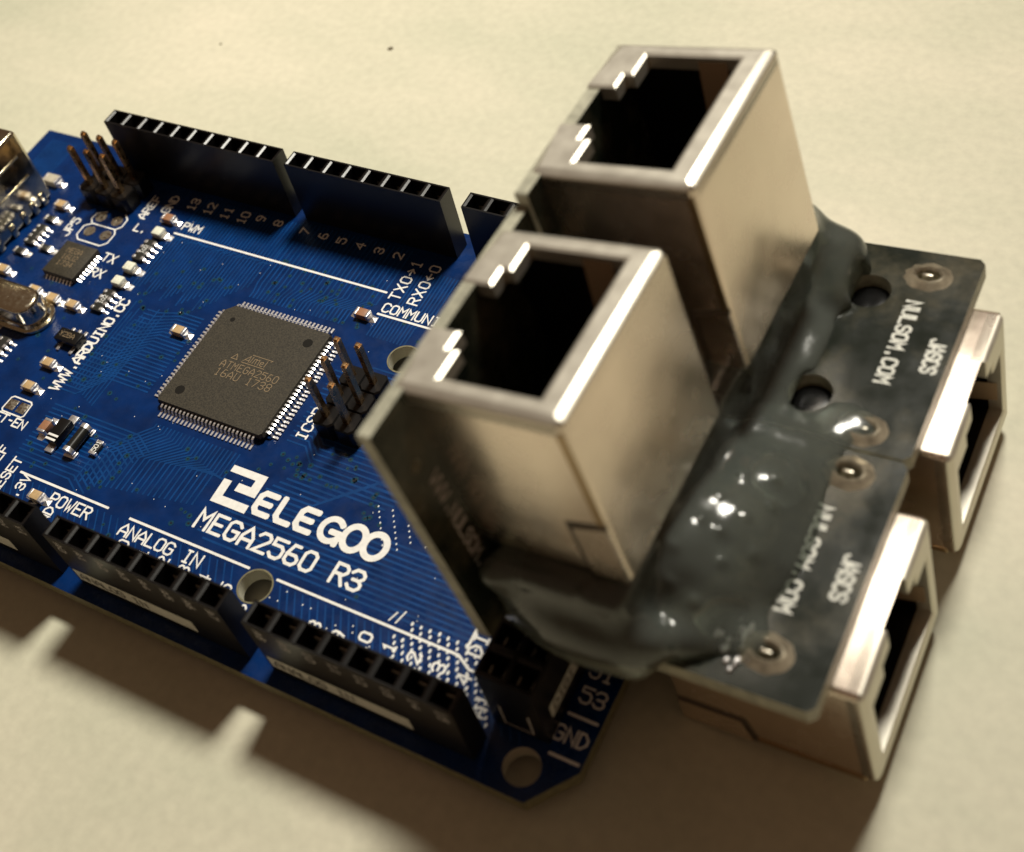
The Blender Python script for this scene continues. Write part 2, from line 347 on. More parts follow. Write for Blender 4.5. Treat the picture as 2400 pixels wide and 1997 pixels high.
for pts in ([(18.6, 43.2), (17.4, 42.7), (17.25, 41.7), (17.9, 41.05), (21.6, 41.05), (22.2, 41.7), (22.15, 42.9), (21.4, 43.5)],
            [(17.9, 41.0), (17.1, 40.4), (17.15, 38.9), (17.8, 38.3), (21.4, 38.25), (22.1, 38.9), (22.1, 40.4), (21.6, 41.05)]): line(pts, 0.18)
for x0 in (79.7, 80.4): line([(x0, 9.5), (x0 + .35, 10.4 + (x0 - 79.7) * .5)], 0.14)
# name print: bold rounded letters and the square maze emblem beside them
def poly_silk(name, polys, strokes=(), wd=0.62, dz=0.0):
    V, F = [], []
    for k, p in enumerate(polys):
        s = len(V); V += [(a, b, 0.03 + k * .001) for a, b in p]; F.append(tuple(range(s, s + len(p))))
    for k, p in enumerate(strokes): ribbon(V, F, p, wd, 0.034 + dz + 0.006 * k, True)
    return mesh(name, V, F, 'silk', B)
poly_silk('silkscreen_emblem', [
    [(56.2, 17.35), (59.4, 17.33), (59.4, 16.5), (57.93, 16.5), (57.93, 15.58), (60.46, 15.58), (60.42, 18.15), (56.2, 18.13)],
    [(56.2, 13.73), (60.45, 13.73), (60.42, 14.66), (57.13, 14.66), (57.08, 16.44), (56.12, 16.42)]])
def ring(cx, cy, rx, ry, n=26, a0=0, a1=2 * math.pi): return [(cx + rx * math.cos(a0 + (a1 - a0) * i / n), cy + ry * math.sin(a0 + (a1 - a0) * i / n)) for i in range(n + 1)]
def bigE(x): return [[(x + 1.85, 16.52), (x + .55, 16.52), (x + .2, 16.1), (x + .2, 14.75), (x + .55, 14.3), (x + 1.9, 14.3)], [(x + .3, 15.42), (x + 1.6, 15.42)]]
poly_silk('silkscreen_name', [], bigE(60.82) + [[(63.6, 16.6), (63.6, 14.75), (63.95, 14.3), (65.2, 14.3)]] + bigE(65.75))
poly_silk('silkscreen_name', [], [ring(69.75, 15.4, 1.12, 1.2, 20, 0.75, 2 * math.pi - 0.85), [(69.9, 15.25), (70.75, 15.25), (70.75, 14.2)]])
poly_silk('silkscreen_name', [], [ring(72.3, 15.42, 1.1, 1.28)], 0.66); poly_silk('silkscreen_name', [], [ring(74.65, 15.42, 1.12, 1.28)], 0.66, 0.012)

# ---- black socket headers
CONTACT = {}
def header(n, x0, yc, rows=1, length_axis='x', name='socket_header', labels=(), sticker='', h=8.85, full=True):
    """pitch 2.54 socket strip. x0: start of the strip along its axis, yc: centre line across"""
    hw = 1.10 if rows == 1 else 2.52; L = n * 2.54; bm = bmesh.new()
    us = [0.0]; 
    for i in range(n): us += [i * 2.54 + (0.16 if i == 0 else 0.09), (i + 1) * 2.54 - (0.16 if i == n - 1 else 0.09)]
    us += [L]
    vs = [-hw]
    for r in range(rows):
        c = -hw + (2 * hw / rows) * (r + 0.5); g = hw / rows - 0.19; vs += [c - g, c + g]
    vs += [hw]
    pit = lambda i, j: i % 2 == 1 and j % 2 == 1
    nu, nv = len(us), len(vs); deep = 4.5
    gt = {}; 
    def vert(i, j, z):
        k = (i, j, z)
        if k not in gt: gt[k] = bm.verts.new((us[i], vs[j], z))
        return gt[k]
    for i in range(nu - 1):
        for j in range(nv - 1):
            q = ((i, j), (i + 1, j), (i + 1, j + 1), (i, j + 1))
            if not pit(i, j): bm.faces.new([vert(*a, h) for a in q]); continue
            cu, cv = (us[i] + us[i + 1]) / 2, (vs[j] + vs[j + 1]) / 2; T = [vert(*a, h) for a in q]
            Mv = [bm.verts.new((us[a] + math.copysign(.24, cu - us[a]), vs[b] + math.copysign(.05, cv - vs[b]), h - .11)) for a, b in q]
            D = [bm.verts.new((v.co.x, v.co.y, h - deep)) for v in Mv]
            for a, b in ((T, Mv), (Mv, D)):
                for k in range(4): bm.faces.new((a[k], a[(k + 1) % 4], b[(k + 1) % 4], b[k]))
            bm.faces.new(D)
    low = {}
    for i in range(nu):
        for j in (0, nv - 1): low[(i, j)] = bm.verts.new((us[i], vs[j], 0.05))
    for j in range(nv):
        for i in (0, nu - 1):
            if (i, j) not in low: low[(i, j)] = bm.verts.new((us[i], vs[j], 0.05))
    for i in range(nu - 1):
        for j in (0, nv - 1): bm.faces.new((vert(i, j, h), vert(i + 1, j, h), low[(i + 1, j)], low[(i, j)]))
    for j in range(nv - 1):
        for i in (0, nu - 1): bm.faces.new((vert(i, j, h), vert(i, j + 1, h), low[(i, j + 1)], low[(i, j)]))
    if length_axis == 'y':
        bmesh.ops.rotate(bm, cent=(0, 0, 0), matrix=Matrix.Rotation(math.pi / 2, 3, 'Z'), verts=bm.verts)
        base = (yc, x0, 0)
    else: base = (x0, yc, 0)
    o = from_bm(name, bm, 'black', B, loc=base)
    if 'm' not in CONTACT:                              # a pair of leaf springs in each socket
        b2 = bmesh.new()
        for s in (-1, 1): bm_box(b2, -0.35, 0.35, s * 0.62 - 0.08, s * 0.62 + 0.08, 0, 3.2)
        bmesh.ops.scale(b2, vec=(S, S, S), verts=b2.verts); me = bpy.data.meshes.new('socket_contact'); b2.to_mesh(me); b2.free()
        me.materials.append(MT['pad']); CONTACT['m'] = me
    for i in range(n):
        for r in range(rows):
            u = (i + 0.5) * 2.54; v = -hw + (2 * hw / rows) * (r + 0.5)
            c = link('socket_contact', CONTACT['m'], o, (u, v, h - deep + 0.02) if length_axis == 'x' else (-v, u, h - deep + 0.02))
            if length_axis == 'y': c.rotation_euler = (0, 0, math.pi / 2)
    return o, hw
def front_print(o, hw, labels):                        # small print down the front face, one mark for each socket
    for i, s in enumerate(labels):
        text('printed_mark', s, 0, 0, 0.85, 0.15, 'print', o, 0.015, -math.pi / 2, adv=6.5, frame=((i * 2.54 + 0.95, -hw, 8.1), (1, 0, 0), (0, 0, 1)))
def front_sticker(o, hw, s, L0=0.35, L1=14.85):
    st = mesh('paper_sticker', [(L0, -hw - 0.03, 1.0), (L1, -hw - 0.03, 1.0), (L1, -hw - 0.03, 3.0), (L0, -hw - 0.03, 3.0)], [(0, 1, 2, 3)], 'sticker', o)
    text('sticker_print', s, 0, 0, 1.05, 0.16, 'ink', st, 0.02, 0, frame=((L0 + 0.55, -hw - 0.03, 1.45), (1, 0, 0), (0, 0, 1)), adv=5.4)
header(10, 17.526, 50.8); header(8, 44.45, 50.8); header(8, 67.31, 50.8)
o, hw = header(8, 26.67, 2.54); front_print(o, hw, ['NC', 'IO', 'RS', '3V', '5V', 'GN', 'GN', 'VI']); front_sticker(o, hw, 'POWER')
o, hw = header(8, 49.53, 2.54); front_print(o, hw, ['A%d' % i for i in range(8)]); front_sticker(o, hw, 'ANALOG IN')
o, hw = header(8, 72.39, 2.54); front_print(o, hw, ['A8', 'A9', '10', '11', '12', '13', '14', '15']); front_sticker(o, hw, 'ANALOG IN')
o, hw = header(18, 5.08, 95.25, 2, 'y')                 # double row at the right end
st = mesh('paper_sticker', [(hw + .03, 1.35, 2.2), (hw + .03, 16, 2.2), (hw + .03, 16, 4.1), (hw + .03, 1.35, 4.1)], [(0, 1, 2, 3)], 'sticker', o)
text('sticker_print', 'DIGITAL', 0, 0, 1.0, 0.16, 'ink', st, 0.02, 0, frame=((hw + .03, 2.0, 2.6), (0, 1, 0), (0, 0, 1)))
V, F = [], []; ribbon(V, F, [(-1.3, 3.9), (-1.35, .8), (1.25, .8), (1.3, 3.9)], 0.2, 0.02, True)
mesh('printed_mark', [(a, -z, b) for a, b, z in V], F, 'print', o)

# ---- pin headers
def pin_header(nx, ny, x0, y0):
    """upright square pins in a black block; x0, y0 the first pin"""
    bm = bmesh.new()
    for i in range(nx):
        for j in range(ny):
            x, y = x0 + 2.54 * i, y0 + 2.54 * j; p = [(-1.27, -.8), (-.8, -1.27), (.8, -1.27), (1.27, -.8), (1.27, .8), (.8, 1.27), (-.8, 1.27), (-1.27, .8)]
            lo = [bm.verts.new((x + a * .995, y + b * .995, 0.05)) for a, b in p]; hi = [bm.verts.new((x + a * .995, y + b * .995, 2.3)) for a, b in p]
            ti = [bm.verts.new((x + a * .9, y + b * .9, 2.5)) for a, b in p]
            for k in range(8):
                bm.faces.new((lo[k], lo[(k + 1) % 8], hi[(k + 1) % 8], hi[k])); bm.faces.new((hi[k], hi[(k + 1) % 8], ti[(k + 1) % 8], ti[k]))
            bm.faces.new(ti)
    o = from_bm('pin_header_block', bm, 'black', B)
    b2 = bmesh.new(); bm_box(b2, -.31, .31, -.31, .31, -2.4, 5.9)
    for v in b2.verts:
        if v.co.z > 5: v.co.x *= 1
    bm_box(b2, -.2, .2, -.2, .2, 5.9, 6.15)
    bmesh.ops.scale(b2, vec=(S, S, S), verts=b2.verts); me = bpy.data.meshes.new('header_pin'); b2.to_mesh(me); b2.free(); me.materials.append(MT['gold'])
    for i in range(nx):
        for j in range(ny):
            c = link('header_pin', me, o, (x0 + 2.54 * i, y0 + 2.54 * j, 2.45))
            c.rotation_euler = (rng.uniform(-.015, .015), rng.uniform(-.015, .015), rng.uniform(-.05, .05))
    return o
pin_header(2, 3, 63.6, 25.4); pin_header(3, 2, 15.72, 45.0)

# ---- the large square chip
def qfp(cx, cy, half, h, npin):
    o0 = bmesh.new(); ch = 0.95; k = 0.25
    def prof(s, z, c): 
        hh = half + s
        return [o0.verts.new((cx + a, cy + b, z)) for a, b in ((-hh + c, hh), (hh - k, hh), (hh, hh - k), (hh, -hh + k), (hh - k, -hh), (-hh + k, -hh), (-hh, -hh + k), (-hh, hh - c))]
    L = [prof(-.18, .12, ch), prof(0, .6, ch), prof(-.12, h, ch)]
    for a, b in zip(L, L[1:]):
        for i in range(8): o0.faces.new((a[i], a[(i + 1) % 8], b[(i + 1) % 8], b[i]))
    o0.faces.new(L[-1]); o0.faces.new(L[0][::-1])
    chip = from_bm('processor_chip', o0, 'chip', B)
    # gull-wing pin profile along +x from the body side
    b2 = bmesh.new(); pr = [(-.1, .68), (.22, .68), (.36, .60), (.52, .14), (.62, .06), (1.25, .05)]; t = 0.12; wd = 0.115
    rows = []
    for i, (a, z) in enumerate(pr):
        rows.append([b2.verts.new(q) for q in ((a, -wd, z), (a, wd, z), (a + (t * .8 if 1 < i < 4 else 0), wd, z + t), (a + (t * .8 if 1 < i < 4 else 0), -wd, z + t))])
    for a, b in zip(rows, rows[1:]):
        for i in range(4): b2.faces.new((a[i], a[(i + 1) % 4], b[(i + 1) % 4], b[i]))
    b2.faces.new(rows[-1]); bmesh.ops.recalc_face_normals(b2, faces=b2.faces)
    bmesh.ops.scale(b2, vec=(S, S, S), verts=b2.verts); me = bpy.data.meshes.new('chip_pin'); b2.to_mesh(me); b2.free(); me.materials.append(MT['tin'])
    for side in range(4):
        a = side * math.pi / 2; ca, sa = math.cos(a), math.sin(a)
        for i in range(npin):
            u = (i - (npin - 1) / 2) * 0.5; x, y = half - .02, u
            p = link('chip_pin', me, chip, (cx + x * ca - y * sa, cy + x * sa + y * ca, 0)); p.rotation_euler = (0, 0, a)
    for x, y, r in ((45.58, 33.36, .30), (55.69, 33.32, .56), (45.63, 23.39, .56)):
        bm = bmesh.new(); disc(bm, x, y, h + 0.012, r, 24); from_bm('moulding_dimple', bm, 'dimple', chip, normals=False)
    z = h + 0.02
    text('laser_marking', 'ATMEGA2560', 47.95, 27.55, 0.86, 0.085, 'laser', chip, z, adv=5.9, xs=0.9)
    text('laser_marking', '16AU 1738', 48.0, 26.4, 0.9, 0.085, 'laser', chip, z, adv=5.9, xs=0.93)
    V, F = [], []
    for k, p in enumerate(([(48.6, 28.85), (49.35, 28.85), (49.0, 29.5), (48.6, 28.85)], [(50.0, 28.75), (53.0, 28.75)], [(50.8, 29.95), (53.4, 29.95), (53.25, 29.8)],
              [(50.1, 28.95), (50.7, 29.75), (50.8, 28.95)], [(50.25, 29.15), (50.8, 29.15)], [(51.05, 29.75), (51.0, 28.95)], [(51.3, 28.95), (51.35, 29.55), (51.6, 29.6), (51.65, 28.95)],
              [(51.65, 29.5), (51.95, 29.6), (52.0, 28.95)], [(52.6, 28.95), (52.25, 29.0), (52.2, 29.4), (52.5, 29.5), (52.55, 29.25), (52.2, 29.22)], [(52.9, 29.75), (52.85, 28.95)])):
        ribbon(V, F, p, 0.08, z + .0006 * k, True)
    mesh('laser_marking', V, F, 'laser', chip)
    return chip
qfp(50.68, 28.35, 6.95, 1.12, 25)

# ---- small parts
def fillet(parent, x0, x1, y0, y1, z, side, name='solder_fillet'):
    """a wedge of solder; side = direction in which it thins out"""
    bm = bmesh.new()
    p = {'x+': [(x0, y0, 0.02), (x1, y0 + .12, 0.02), (x1, y1 - .12, 0.02), (x0, y1, 0.02), (x0, y0 + .05, z), (x0, y1 - .05, z), ((x0 * .6 + x1 * .4), (y0 + y1) / 2, z * .55)]}
    q = p['x+']
    if side != 'x+':
        cx = x0; 
        def tf(a, b, c):
            dx, dy = a - x0, b - (y0 + y1) / 2
            if side == 'x-': return (x0 - dx, (y0 + y1) / 2 + dy, c)
            if side == 'y+': return (x0 + dy, (y0 + y1) / 2 + dx, c)
            return (x0 + dy, (y0 + y1) / 2 - dx, c)
        q = [tf(*t) for t in q]
    v = [bm.verts.new(t) for t in q]
    for f in ((4, 6, 5), (4, 0, 6), (0, 1, 6), (1, 2, 6), (2, 3, 6), (3, 5, 6)): bm.faces.new([v[i] for i in f])
    return from_bm(name, bm, 'tin', parent, True)
def capacitor(x, y, m='tan', axis='x', L=1.75, W=1.0, h=0.85):
    if axis == 'x': e = (L / 2, W / 2)
    else: e = (W / 2, L / 2)
    o = box('capacitor', x - e[0] + .3 * (axis == 'x'), x + e[0] - .3 * (axis == 'x'), y - e[1] + .3 * (axis == 'y'), y + e[1] - .3 * (axis == 'y'), 0.05, h, m, B, 0.04)
    for s in (-1, 1):
        if axis == 'x': box('terminal', *sorted((x + s * e[0], x + s * (e[0] - .31))), y - e[1] - .01, y + e[1] + .01, .04, h + .02, 'tin', o, .06)
        else: box('terminal', x - e[0] - .01, x + e[0] + .01, *sorted((y + s * e[1], y + s * (e[1] - .31))), .04, h + .02, 'tin', o, .06)
    if axis == 'x':
        fillet(o, x + e[0], x + e[0] + .75, y - .5, y + .5, h * .62, 'x+'); fillet(o, x - e[0], x - e[0] + .6, y - .5, y + .5, h * .5, 'x-')
    else:
        fillet(o, x, x + .6, y + e[1] - .5, y + e[1] + .5, h * .5, 'y+'); fillet(o, x, x + .6, y - e[1] - .5, y - e[1] + .5, h * .5, 'y-')
    return o
for a in ((40.0, 30.35), (27.9, 21.5), (27.95, 18.15), (27.85, 44.35, 'brown'), (12.2, 42.1), (7.9, 45.3, 'grey', 'x', 2.3, 1.3, 1.0), (12.1, 31.0), (21.7, 29.35), (24.85, 29.3), (38.6, 7.25), (58.9, 39.15, 'brown'),
          (33.55, 14.5, 'brown', 'y', 1.7), (18.6, 29.6, 'tan')): capacitor(*a)
def resistor(x, y, axis='x', s=''):
    L, W = 1.7, .85; o = box('resistor', x - (L if axis == 'x' else W) / 2, x + (L if axis == 'x' else W) / 2, y - (W if axis == 'x' else L) / 2, y + (W if axis == 'x' else L) / 2, .05, .5, 'resist', B, .03)
    for k in (-1, 1):
        if axis == 'x': box('terminal', *sorted((x + k * .86, x + k * .5)), y - .44, y + .44, .04, .53, 'tin', o, .04); fillet(o, x + .86, x + 1.65, y - .48, y + .48, .4, 'x+') if k > 0 else None
        else: box('terminal', x - .44, x + .44, *sorted((y + k * .86, y + k * .5)), .04, .53, 'tin', o, .04)
    if s: text('printed_mark', s, x + .22, y - .5, .5, .08, 'silk', o, .54, UP, adv=5.2)
    return o
resistor(12.2, 39.8); resistor(11.95, 34.2); resistor(40.8, 14.4, 'y', '501'); resistor(15.0, 35.6); resistor(6.8, 43.2)
def network(x, y, s=''):
    o = box('resistor_network', x - .75, x + .75, y - 1.6, y + 1.6, .05, .52, 'resist', B, .03)
    for k in range(4):
        yy = y - 1.2 + .8 * k
        for sd in (-1, 1):
            box('terminal', *sorted((x + sd * .82, x + sd * .42)), yy - .22, yy + .22, .04, .56, 'tin', o, .04)
        fillet(o, x + .82, x + 1.5, yy - .25, yy + .25, .35, 'x+')
    if s: text('printed_mark', s, x + .25, y - .55, .5, .07, 'silk', o, .555, UP, adv=5.2)
network(27.95, 39.2, '102'); network(28.05, 31.15, '102'); network(12.2, 37.05); network(20.2, 21.2); network(16.5, 22.6)
def led(x, y):
    o = box('indicator_light', x - .78, x + .62, y - .55, y + .55, .05, .42, 'grey', B, .04)
    box('lens', x - .78, x + .58, y - .62, y + .62, .42, 1.0, 'led', o, .16)
    for k in (-1, 1): box('terminal', *sorted((x + k * 1.0, x + k * .6)), y - .5, y + .5, .04, .40, 'tin', o, .05)
    fillet(o, x + 1.0, x + 1.75, y - .5, y + .5, .36, 'x+')
led(28.2, 42.0); led(28.25, 36.25); led(28.3, 34.0)
q = box('square_chip', 17.65, 22.55, 32.25, 37.15, 0.06, 0.95, 'chip', B, 0.05)
b2 = bmesh.new(); vv = [b2.verts.new(t) for t in ((0, -.13, .02), (.5, -.08, .02), (.5, .08, .02), (0, .13, .02), (0, -.1, .32), (0, .1, .32))]
for f in ((0, 1, 4), (1, 2, 5, 4), (2, 3, 5)): b2.faces.new([vv[i] for i in f])
bmesh.ops.scale(b2, vec=(S, S, S), verts=b2.verts); me = bpy.data.meshes.new('solder_joint'); b2.to_mesh(me); b2.free(); me.materials.append(MT['tin'])
for i in range(8):
    u = -1.9 + i * 0.54
    for a, x, y in ((0, 22.56, 34.7 + u), (-math.pi / 2, 20.1 + u, 32.24), (math.pi, 17.64, 34.7 + u)):
        p = link('solder_joint', me, q, (x, y, 0)); p.rotation_euler = (0, 0, a)
for k, s in enumerate(('MEGA', '16U2', '1734')): text('laser_marking', s, 18.7, 35.6 - 1.0 * k, .7, .07, 'laser', q, .96, 0)
# five-legged regulator
o = box('small_outline_chip', 26.5, 29.8, 24.3, 25.95, .15, 1.15, 'black', B, .1)
text('printed_mark', 'Y2BA', 26.9, 24.85, .62, .07, 'laser', o, 1.16, 0)
for x in (27.2, 28.15, 29.1): box('leg', x - .2, x + .2, 25.9, 26.75, .04, .28, 'tin', o, .05)
for x in (27.2, 29.1): box('leg', x - .2, x + .2, 23.5, 24.35, .04, .28, 'tin', o, .05)
V, F = [], []; ribbon(V, F, [(29.9, 23.6), (30.0, 25.6)], .14, .03, True); mesh('silkscreen_line', V, F, 'silk', B)
# power diode, glass diode
o = box('diode', 35.0, 36.45, 13.0, 15.9, .15, 1.15, 'black', B, .1)
for y0, y1 in ((12.95, 13.25), (13.45, 13.75)): box('cathode_stripe', 35.05, 36.4, y0 + .1, y1 + .05, 1.13, 1.165, 'silk', o, .005)
for y0, y1 in ((12.1, 13.05), (15.85, 16.9)): box('terminal', 35.2, 36.25, y0, y1, .04, .32, 'tin', o, .06)
bm = bmesh.new()
bmesh.ops.create_cone(bm, cap_ends=True, segments=18, radius1=.62, radius2=.62, depth=3.0)
bmesh.ops.rotate(bm, cent=(0, 0, 0), matrix=Matrix.Rotation(math.pi / 2, 3, 'X'), verts=bm.verts)
bmesh.ops.translate(bm, vec=(38.35, 14.35, .68), verts=bm.verts)
o = from_bm('glass_diode', bm, 'dimple', B, True)
for y in (12.85, 15.85):
    bm = bmesh.new(); bmesh.ops.create_cone(bm, cap_ends=True, segments=18, radius1=.67, radius2=.67, depth=.5)
    bmesh.ops.rotate(bm, cent=(0, 0, 0), matrix=Matrix.Rotation(math.pi / 2, 3, 'X'), verts=bm.verts)
    bmesh.ops.translate(bm, vec=(38.35, y, .68), verts=bm.verts); from_bm('end_cap', bm, 'tin', o, True)
    box('solder_joint', 37.6, 39.1, y - .45, y + .45, .03, .18, 'tin', o, .06)
# solder jumper, unused pads and the maker's small mark
for i, x in enumerate((27.15, 28.75)):
    box('solder_jumper_pad', x - .62, x + .62, 15.0, 16.3, .02, .06, 'pad', B, .015)
for x, y in ((18.4, 42.27), (20.96, 42.3), (18.45, 39.86), (21.03, 39.9)):
    bm = bmesh.new(); disc(bm, x, y, .05, .78, 20, 0, None, .42); disc(bm, x, y, .045, .43, 16, 1); from_bm('plated_hole', bm, ['pad', 'pad'], B, normals=False)
for hx, hy in HOLES[:2]:
    bm = bmesh.new(); disc(bm, hx, hy, .022, 1.80, 36, 0, None, 1.63); from_bm('hole_rim', bm, 'edge', B, normals=False)

# ---- crystal can
def stadium(x0, x1, yc, r, n=12):
    return [(x1 - r + r * math.cos(t), yc + r * math.sin(t)) for t in np.linspace(-math.pi / 2, math.pi / 2, n)] + [(x0 + r + r * math.cos(t), yc + r * math.sin(t)) for t in np.linspace(math.pi / 2, 3 * math.pi / 2, n)]
def loft(name, rings, m, parent):
    bm = bmesh.new(); L = [[bm.verts.new((a, b, z)) for a, b in r] for r, z in rings]; n = len(L[0])
    for a, b in zip(L, L[1:]):
        for i in range(n): bm.faces.new((a[i], a[(i + 1) % n], b[(i + 1) % n], b[i]))
    bm.faces.new(L[-1]); return from_bm(name, bm, m, parent, True)
xt = loft('crystal_oscillator', [(stadium(12.4, 23.0, 26.4, 1.92), .4), (stadium(12.4, 23.0, 26.4, 1.92), 3.0), (stadium(12.47, 22.93, 26.4, 1.85), 3.25), (stadium(12.65, 22.75, 26.4, 1.67), 3.42), (stadium(12.9, 22.5, 26.4, 1.42), 3.5)], 'steel', B)
loft('flange', [(stadium(11.7, 23.72, 26.4, 2.45), .1), (stadium(11.65, 23.77, 26.4, 2.5), .3), (stadium(11.7, 23.72, 26.4, 2.45), .46), (stadium(12.1, 23.3, 26.4, 2.1), .5), (stadium(12.3, 23.1, 26.4, 1.95), .95)], 'steel', xt)

# ---- square USB socket at the left edge
bm = bmesh.new(); bm_box(bm, -6.2, 9.5, 31.9, 43.5, 0.3, 11.1, 0.55, 3)
usb = from_bm('usb_socket', bm, 'usb', B, True)
for y0, z in ((33.0, 8.1), (35.2, 5.0)): box('pressed_rib', 9.45, 9.62, y0, 41.9, z, z + .28, 'usb', usb, .07)
for y in (33.6, 36.2, 38.4, 40.2, 41.9): box('solder_tab', 9.42, 9.66, y - .45, y + .45, .15, 1.9, 'usb', usb, .1)

# ================================================================== the glued cluster of network jacks
def rod(r):
    th = np.linalg.norm(r); k = r / th; K = np.array([[0, -k[2], k[1]], [k[2], 0, -k[0]], [-k[1], k[0], 0]])
    return np.eye(3) + np.sin(th) * K + (1 - np.cos(th)) * K @ K
RA = rod(np.array([-0.00182, -0.10844, -0.00708])); OA = np.array([120.525, 12.693, 12.119 + TZ + 0.02])
RU = rod(np.array([-0.01691, -0.06013, -0.00987])); PIV = np.array([-20.66, 8.0, 2.0])
def m4(Rm, t):
    m = Matrix.Identity(4)
    for i in range(3):
        for j in range(3): m[i][j] = Rm[i][j]
        m[i][3] = t[i] * S
    return m
A = empty('network_jack_cluster', (0, 0, 0), 'four metal network jacks on dark boards stuck together with hot glue', 'jack cluster')
A.matrix_world = m4(RA, OA)
UPM = m4(RU, PIV - RU @ PIV)
def up(o): o.matrix_local = UPM; return o

def jack(name, fn, W, H, D, st, label=None):
    """fn maps (u across, h away from its board, w depth, front at 0) to cluster coordinates"""
    deep, mid, m0, m1 = st; e = (W - 12.6) / 2
    hole = [(e, m1), (W - e, m1), (W - e, m0), (W - e - 2.5, m0), (W - e - 2.5, mid), (W - e - 4.1, mid), (W - e - 4.1, -0.0), (e + 4.1, -0.0), (e + 4.1, mid), (e + 2.5, mid), (e + 2.5, m0), (e, m0)]
    r = 0.3; k = 0.5
    outer = [(e + 4.1, 0), (k, 0), (0, k), (0, H - k), (k, H), (W - k, H), (W, H - k), (W, k), (W - k, 0), (W - e - 4.1, 0)]
    # collar: C-shaped front frame, the key slot open toward the board
    loop = [hole[i] for i in (7, 8, 9, 10, 11, 0, 1, 2, 3, 4, 5, 6)]      # from slot left edge round to slot right edge
    poly = loop + outer[::-1][0:0] + [outer[i] for i in (9, 8, 7, 6, 5, 4, 3, 2, 1, 0)][1:-1]
    bm = bmesh.new(); dd = 1.3; b = 0.42; ins = 0.38
    def inset(p, q):                                     # shrink the outer outline only
        x, y = p; cx, cy = W / 2, H / 2
        return (min(max(x, q), W - q), min(max(y, q), H - q))
    nl = len(loop)
    def grow(p, g):                                      # widen the opening for a slanted lip
        x, y = p; return (x - g if x < W / 2 else x + g, y + g if y > 8 else (y - g if y > .1 else y))
    def lay(w, q, g=0): return [bm.verts.new(fn(*(grow(p, g) if i < nl else inset(p, q)), w)) for i, p in enumerate(poly)]
    f0 = lay(0, .72, .25); f1 = lay(-0.13, 0.32); f2 = lay(-0.32, 0.09); f3 = lay(-.6, 0); f4 = lay(-dd, 0)
    bm.faces.new(f0); n = len(poly)
    for a, c in ((f0, f1), (f1, f2), (f2, f3), (f3, f4)):
        for i in range(n): bm.faces.new((a[i], a[(i + 1) % n], c[(i + 1) % n], c[i]))
    o = from_bm(name, bm, 'rim', A, True, angle=26)
    o.data.polygons[0].use_smooth = False
    if label: o['label'] = label
    bm = bmesh.new()                                     # the shell behind the frame
    outl = [(k, 0), (0, k), (0, H - k), (k, H), (W - k, H), (W, H - k), (W, k), (W - k, 0)]
    oc = []
    for (x, y) in ((0, 0), (0, H), (W, H), (W, 0)):      # rounded corners
        cx, cy = (k if x == 0 else W - k), (k if y == 0 else H - k)
        a0 = {(0, 0): 270, (0, 1): 180, (1, 1): 90, (1, 0): 0}[(int(x > 0), int(y > 0))]
        oc += [(cx + k * math.cos(math.radians(a0 - 22.5 * t)), cy + k * math.sin(math.radians(a0 - 22.5 * t))) for t in range(5)]
    rs = [[bm.verts.new(fn(x, y, w)) for x, y in oc] for w in (-0.45, -D)]; n = len(oc)
    for i in range(n): bm.faces.new((rs[0][i], rs[0][(i + 1) % n], rs[1][(i + 1) % n], rs[1][i]))
    bm.faces.new(rs[1]); sh = from_bm('shell', bm, 'shield', o, True)
    bm = bmesh.new()                                     # black moulded socket inside
    i0 = [bm.verts.new(fn(x, y, -0.62)) for x, y in ((.35, .3), (W - .35, .3), (W - .35, H - .35), (.35, H - .35))]
    x0, x1, y0, y1 = e - .05, W - e + .05, -0.0 + .32, m1 + .05
    i1 = [bm.verts.new(fn(x, y, -1.3)) for x, y in ((x0, y0), (x1, y0), (x1, y1), (x0, y1))]
    i2 = [bm.verts.new(fn(x, y, -D + 1.5)) for x, y in ((x0, y0), (x1, y0), (x1, y1), (x0, y1))]
    for a, c in ((i1, i2),):
        for i in range(4): bm.faces.new((a[i], a[(i + 1) % 4], c[(i + 1) % 4], c[i]))
    bm.faces.new(i2); 
    for v in i0: bm.verts.remove(v)
    from_bm('moulded_socket', bm, 'inside', o, normals=False)
    for sd in (0, 1):                                    # bent-in grounding springs on both short walls
        bm = bmesh.new(); ux = lambda t: (e + t) if sd == 0 else (W - e - t)
        q = [(0.02, m0 + 4.3, -.5), (0.02, m0 + 6.7, -.5), (.7, m0 + 6.7, -5.0), (.7, m0 + 4.3, -5.0), (.4, m0 + 6.7, -6.4), (.4, m0 + 4.3, -6.4)]
        v = [bm.verts.new(fn(ux(a), b_, c_)) for a, b_, c_ in q]
        bm.faces.new((v[0], v[1], v[2], v[3])); bm.faces.new((v[3], v[2], v[4], v[5])); from_bm('grounding_spring', bm, 'spring', o)
    for i in range(8):                                   # contact wires
        uu = W / 2 + (i - 3.5) * 1.02; bm = bmesh.new(); hw_ = .17
        q = [(-hw_, m1 - .1, -3.2), (hw_, m1 - .1, -3.2), (hw_, m1 - 2.6, -8.5), (-hw_, m1 - 2.6, -8.5)]
        bm.faces.new([bm.verts.new(fn(uu + a, b_, c_)) for a, b_, c_ in q]); from_bm('contact_wire', bm, 'spring', o)
    def plate(nm, q, m, t=.16):                           # thin plate on the near side (u = 0), q in (h, w)
        bm = bmesh.new(); v = [bm.verts.new(fn(-t, *p)) for p in q]; v2 = [bm.verts.new(fn(.05, *p)) for p in q]; bm.faces.new(v)
        for i in range(len(q)): bm.faces.new((v[i], v[(i + 1) % len(q)], v2[(i + 1) % len(q)], v2[i]))
        from_bm(nm, bm, m, o)
